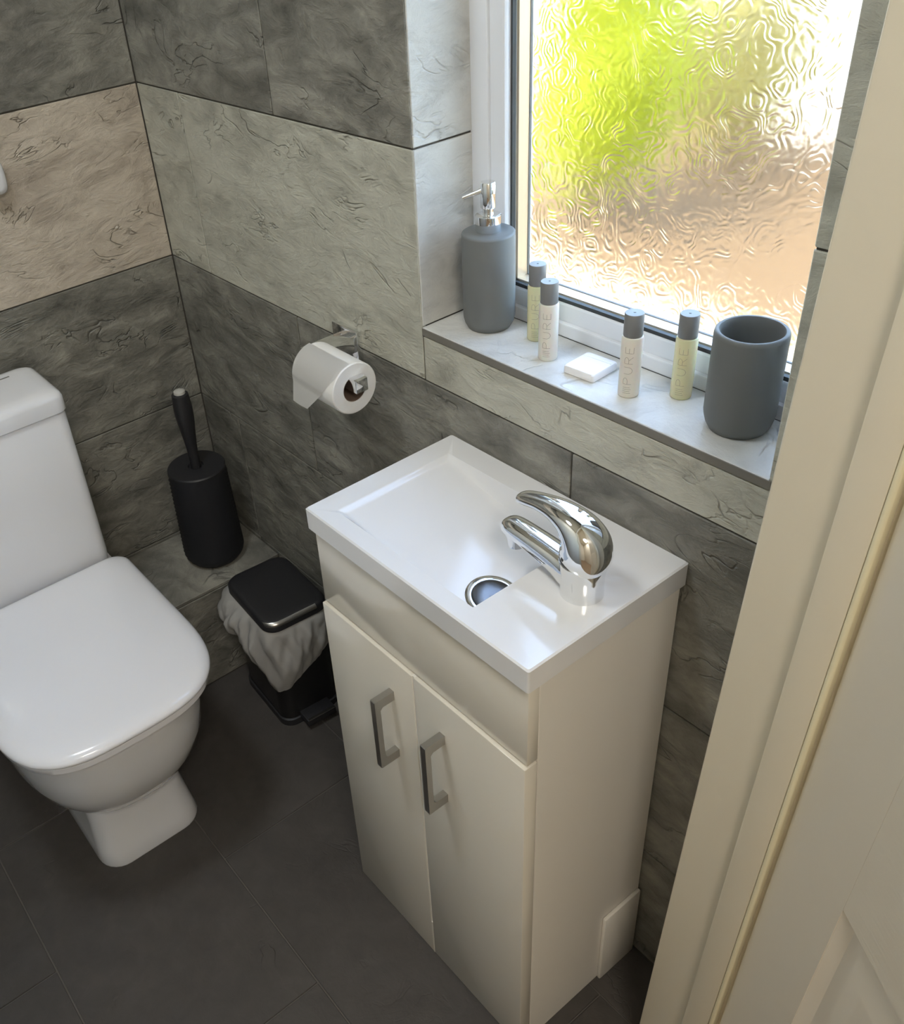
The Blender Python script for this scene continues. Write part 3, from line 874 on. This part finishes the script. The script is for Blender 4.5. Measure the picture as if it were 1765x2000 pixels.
bmesh.ops.create_cone(bm, cap_ends=True, segments=16, radius1=0.0034, radius2=0.0026, depth=0.026, matrix=Matrix.Translation((0, 0, 0.013)))
nz_ = obj('nozzle', bm_mesh('nozzle', bm, 50), M['chrome'], hdp, (-0.004, -0.006, 0.1815))
nz_.rotation_euler = Vector((-0.62, -0.62, -0.30)).to_track_quat('Z', 'Y').to_euler()

cup = tag(obj('tumbler', lathe('tumbler', [(0, 0), (0.0275, 0), (0.0300, 0.0008), (0.0338, 0.008), (0.0355, 0.014), (0.0365, 0.020), (0.0365, 0.1085), (0.0358, 0.1118), (0.0340, 0.1132), (0.0318, 0.1128), (0.0308, 0.1105), (0.0302, 0.10), (0.0300, 0.012), (0.027, 0.008), (0, 0.007)], 64, 50),
          M['grey_stoneware'], None, (1.2045, 0.0655, ZS)), 'dark grey round tumbler cup at the right end of the sill', 'tumbler')

LETTERS = {  # strokes in a unit box (x right, y up)
    'P': [[(0, 0), (0, 1)], [(0, 1), (0.45, 1), (0.68, 0.93), (0.8, 0.76), (0.68, 0.58), (0.45, 0.5), (0, 0.5)]],
    'U': [[(0, 1), (0, 0.42), (0.08, 0.2), (0.25, 0.05), (0.42, 0), (0.6, 0.05), (0.77, 0.2), (0.85, 0.42), (0.85, 1)]],
    'R': [[(0, 0), (0, 1)], [(0, 1), (0.45, 1), (0.68, 0.93), (0.8, 0.76), (0.68, 0.58), (0.45, 0.5), (0, 0.5)], [(0.4, 0.5), (0.85, 0)]],
    'E': [[(0.75, 1), (0, 1), (0, 0), (0.75, 0)], [(0, 0.52), (0.62, 0.52)]]}
def print_mesh(r, a0):
    """thin lettering wrapped on a cylinder, reading bottom to top, plus lines of fine print"""
    bm = bmesh.new()
    def P(s, z):      # s: arc length toward the viewer's right
        a = a0 + s / r
        return Vector((r * math.cos(a), r * math.sin(a), z))
    def stroke(pts, wd):
        pp = []
        for (p, q) in zip(pts, pts[1:]):
            n_ = max(1, int(math.hypot(q[0] - p[0], q[1] - p[1]) / 0.0006))
            for i in range(n_): pp.append((p[0] + (q[0] - p[0]) * i / n_, p[1] + (q[1] - p[1]) * i / n_))
        pp.append(pts[-1])
        prev = None
        for i, p in enumerate(pp):
            a_, b_ = pp[max(0, i - 1)], pp[min(len(pp) - 1, i + 1)]
            tx, tz = b_[0] - a_[0], b_[1] - a_[1]; l = math.hypot(tx, tz) or 1
            nx, nz2 = -tz / l * wd / 2, tx / l * wd / 2
            cur = (bm.verts.new(P(p[0] + nx, p[1] + nz2)), bm.verts.new(P(p[0] - nx, p[1] - nz2)))
            if prev: bm.faces.new((prev[0], prev[1], cur[1], cur[0]))
            prev = cur
    z = 0.0185; H_ = 0.0095; adv = 0.0128
    for ch in 'PURE':
        for stq in LETTERS[ch]:
            stroke([(H_ / 2 - y * H_, z + x * 0.0098) for x, y in stq], 0.0004)
        z += adv
    for i in range(4):
        stroke([(-0.0045, 0.007 + i * 0.0024), (0.0045 - 0.0012 * (i % 2), 0.007 + i * 0.0024)], 0.0004)
    return bm_mesh('print', bm)
def toiletry(x, y, kind, label, h=0.1013):
    e = tag(empty('toiletry_bottle', (x, y, ZS)), label, 'bottle', 'small toiletry bottles on the sill')
    rb = 0.0120
    obj('bottle', lathe('bottle', [(0, 0), (0.0108, 0), (0.0116, 0.0008), (rb, 0.002), (rb, 0.0715), (rb - 0.0006, 0.0735), (0.0098, 0.0745), (0, 0.0745)], 36, 40), M[kind], e)
    c = obj('cap', lathe('cap', [(0, 0.0745), (0.0106, 0.0745), (0.0108, 0.075), (0.0108, h - 0.0006), (0.0103, h), (0, h)], 32, 40), M['cap'], e)
    obj('cap_dimple', lathe('cap_dimple', [(0.0014, h), (0.0012, h + 0.0004), (0, h + 0.0005)], 12), M['mark'], c)
    a = math.atan2(CAM.y - y, CAM.x - x) - 0.18
    obj('lettering', print_mesh(rb + 0.00015, a), M['ink'], e)
    return e
toiletry(0.897, 0.0785, 'lotion_yellow', 'yellow toiletry bottle nearest the grey soap dispenser')
toiletry(0.946, 0.0480, 'lotion_white', 'white toiletry bottle left of the wrapped soap')
toiletry(1.0765, 0.0430, 'lotion_white', 'white toiletry bottle right of the wrapped soap')
toiletry(1.1215, 0.0790, 'lotion_yellow', 'yellow toiletry bottle beside the grey tumbler')

soap = tag(empty('wrapped_soap', (1.008, 0.056, ZS), math.radians(3)), 'small square white wrapped soap lying on the sill', 'soap')
rs = []
for z, ins in [(0.0, 0.0012), (0.0012, 0.0), (0.0088, 0.0), (0.0102, 0.0010), (0.0108, 0.004), (0.0106, 0.012)]:
    rs.append(rrect(-0.0225 + ins, 0.0225 - ins, -0.0235 + ins, 0.0235 - ins, 0.0035, z, 4))
sb = obj('wrapper', loft('wrapper', rs, sharp=40), M['soap'], soap)
obj('wrapper_fold', box_mesh('wrapper_fold', -0.0205, 0.0205, 0.012, 0.0142, 0.0100, 0.0111, 0.0003), M['soap'], sb)

# ------------------------------------------------------------------ white fitting on the toilet wall (only its edge is in view)
hk = tag(empty('wall_fitting', (0.0, -0.2985, 1.093)), 'small white rounded plastic fitting on the taupe tiles', 'wall fitting')
rs = []
for d_, hw, hh in [(0.0, 0.0225, 0.0300), (0.004, 0.0230, 0.0305), (0.016, 0.0215, 0.029), (0.022, 0.018, 0.0255), (0.024, 0.012, 0.019)]:
    rs.append([(d_, hw * math.copysign(abs(math.cos(a)) ** 0.55, math.cos(a)), hh * math.copysign(abs(math.sin(a)) ** 0.55, math.sin(a))) for a in [2 * math.pi * i / 32 for i in range(32)]])
obj('casing', loft('casing', rs, sharp=50), M['seat'], hk)

# ------------------------------------------------------------------ door lining and door (slightly out of plumb)
LEAN = math.radians(2.25)
dl = struct(empty('trim_1', (1.350, YJ, 0.80)), 'cream painted door lining at the right', 'door frame')
dl.rotation_euler = (0, LEAN, 0)
LX = -0.002
def dpart(name, b, mt, parent, bev=0.002, seg=2):
    return obj(name, box_mesh(name, *b, bev, seg), mt, parent)
dpart('lining_board', (LX, LX + 0.125, 0.0, 0.030, -0.84, 1.26), M['paint'], dl, 0.003, 3)
dpart('door_stop', (LX + 0.0605, LX + 0.092, -0.011, 0.002, -0.84, 1.26), M['paint'], dl, 0.002, 2)
dpart('lining_board', (LX, LX + 0.125, -DW - 0.030, -DW, -0.84, 1.26), M['paint'], dl, 0.003, 3)
dpart('lining_head', (LX, LX + 0.125, -DW - 0.03, 0.03, 1.24, 1.27), M['paint'], dl, 0.003, 3)
dpart('seal_bead', (LX + 0.092, LX + 0.0978, -0.0125, 0.001, -0.84, 1.26), M['hinge_seal'], dl, 0.0028, 4)

leaf = struct(empty('door_1', (1.450, YJ - 0.004, 0.80), math.radians(-33)), 'cream moulded panel door standing open', 'door')
leaf.rotation_euler = Matrix.Rotation(LEAN, 3, 'Y').to_quaternion().to_euler()
leaf.rotation_mode = 'QUATERNION'
leaf.rotation_quaternion = Matrix.Rotation(LEAN, 3, 'Y').to_quaternion() @ Matrix.Rotation(math.radians(-33), 3, 'Z').to_quaternion()
T0, T1 = 0.0, 0.036
ZB, ZT = -0.785, 1.23
SW, LW = 0.098, 0.76
PT = 0.70 - 0.80          # top of lower panel (local z)
dpart('stile', (0.0, SW, T0, T1, ZB, ZT), M['door_paint'], leaf, 0.0003, 1)
dpart('stile', (LW - SW, LW, T0, T1, ZB, ZT), M['door_paint'], leaf, 0.0003, 1)
dpart('rail', (SW, LW - SW, T0, T1, PT, PT + 0.20), M['door_rail'], leaf, 0.0003, 1)
dpart('rail', (SW, LW - SW, T0 + 0.0003, T1, ZB, ZB + 0.2), M['door_rail'], leaf, 0.001)
dpart('rail', (SW, LW - SW, T0 + 0.0003, T1, ZT - 0.12, ZT), M['door_rail'], leaf, 0.001)
dpart('muntin', (LW / 2 - 0.045, LW / 2 + 0.045, T0 + 0.0003, T1, ZB + 0.2, PT), M['door_paint'], leaf, 0.001)
dpart('muntin', (LW / 2 - 0.045, LW / 2 + 0.045, T0 + 0.0003, T1, PT + 0.2, ZT - 0.12), M['door_paint'], leaf, 0.001)
def door_panel(x0, x1, z0, z1):
    rs = []
    for ins, y in [(0.0, 0.001), (0.004, 0.0035), (0.012, 0.0085), (0.018, 0.0095), (0.024, 0.0095), (0.030, 0.008), (0.050, 0.0025), (0.054, 0.0022)]:
        rs.append([(x0 + ins, y, z0 + ins), (x1 - ins, y, z0 + ins), (x1 - ins, y, z1 - ins), (x0 + ins, y, z1 - ins)])
    rs = [[(x0, T1 - 0.002, z0), (x1, T1 - 0.002, z0), (x1, T1 - 0.002, z1), (x0, T1 - 0.002, z1)]] + rs
    return obj('panel', loft('panel', rs, sharp=20), M['door_paint'], leaf)
for xa, xb in ((SW, LW / 2 - 0.045), (LW / 2 + 0.045, LW - SW)):
    door_panel(xa, xb, ZB + 0.2, PT)
    door_panel(xa, xb, PT + 0.2, ZT - 0.12)

# ------------------------------------------------------------------ lamps: unseen hall and room lights, added as interior fill
def unseen_fill_lamp(name, loc, power, color, size, label):
    e = tag(empty(name, loc), label, 'ceiling lamp')
    obj('rim', lathe('rim', [(size * 0.5, 0.0), (size * 0.53, -0.004), (size * 0.53, -0.03), (size * 0.5, -0.034)][::-1], 40), M['chrome'], e)
    ld = bpy.data.lights.new(name, 'AREA')
    ld.shape = 'DISK'; ld.size = size; ld.energy = power; ld.color = color
    lo_ = bpy.data.objects.new('lamp_light', ld)
    lo_.location = (0, 0, -0.035)
    link(lo_, e)
    return e
unseen_fill_lamp('unseen_fill_lamp', (2.40, -1.00, CEIL), HALL_POWER, (1.0, 0.93, 0.83), 0.5, 'unseen fill lamp added in the hall beyond the doorway')  # warm fill added from the camera side for the vanity front and side
unseen_fill_lamp('unseen_fill_lamp', (0.75, -0.75, CEIL), ROOM_POWER, (0.90, 0.96, 1.0), 0.3, 'unseen fill lamp added over the washroom')  # cool fill added to lift the toilet and walls without overexposing the window

# ------------------------------------------------------------------ garden beyond the glass
GZ = -0.20
ground = struct(obj('ground', boxes_mesh('ground', [(-9, 6, 2.4, 8, GZ - 0.2, GZ)]), M['gravel']))
pav = struct(obj('ground_paving', boxes_mesh('ground_paving', [(-9, 6, 0.183, 2.4, GZ - 0.2, GZ + 0.01)]), M['paving']))
gw = struct(obj('wall_garden', boxes_mesh('wall_garden', [(-9, 6, 4.9, 5.1, GZ, 0.95)]), M['render_white']))
def shrub(name, c, rx, rz_, n, mt, label, lsz, seed):
    rnd = random.Random(seed)
    e = tag(empty(name, (c[0], c[1], GZ)), label, 'shrub', 'shrubs outside the window')
    bm = bmesh.new()
    for i in range(n):
        while True:
            p = Vector((rnd.uniform(-1, 1), rnd.uniform(-1, 1), rnd.uniform(-1, 1)))
            if 0.35 < p.length < 1: break
        lump = 1 + 0.22 * math.sin(p.x * 5 + seed) * math.cos(p.z * 6 + p.y * 3)
        pos = Vector((p.x * rx * lump, p.y * rx * lump, rz_ + 0.12 + p.z * rz_ * lump))
        q = Vector((rnd.gauss(0, 1), rnd.gauss(0, 1), rnd.gauss(0, 1))).to_track_quat('Z', 'Y')
        l, wd = lsz * rnd.uniform(0.7, 1.3), lsz * 0.45
        vs = [bm.verts.new(pos + q @ Vector(v)) for v in ((0, -l / 2, 0), (wd / 2, 0, 0.006), (0, l / 2, 0), (-wd / 2, 0, 0.006))]
        bm.faces.new(vs)
    f = obj('foliage', bm_mesh('foliage', bm), mt, e)
    f['kind'] = 'stuff'
    for k in range(5):
        a = k * 1.26 + seed
        bm = bmesh.new()
        bmesh.ops.create_cone(bm, cap_ends=True, segments=8, radius1=0.014, radius2=0.006, depth=rz_ * 1.5, matrix=Matrix.Translation((0, 0, rz_ * 0.75)))
        s = obj('stem', bm_mesh('stem', bm, 60), M['bark'], e, (0.05 * math.cos(a), 0.05 * math.sin(a), 0))
        s.rotation_euler = (0.28 * math.cos(a), 0.28 * math.sin(a), 0)
    return e
shrub('shrub', (-1.50, 3.05), 0.36, 0.62, 3600, M['leaf_lime'], 'bright lime green shrub seen through the obscured glass', 0.085, 3)
shrub('shrub', (-1.50, 4.08), 0.36, 0.44, 2600, M['leaf_olive'], 'sparse olive brown shrub beside the lime one', 0.07, 8)
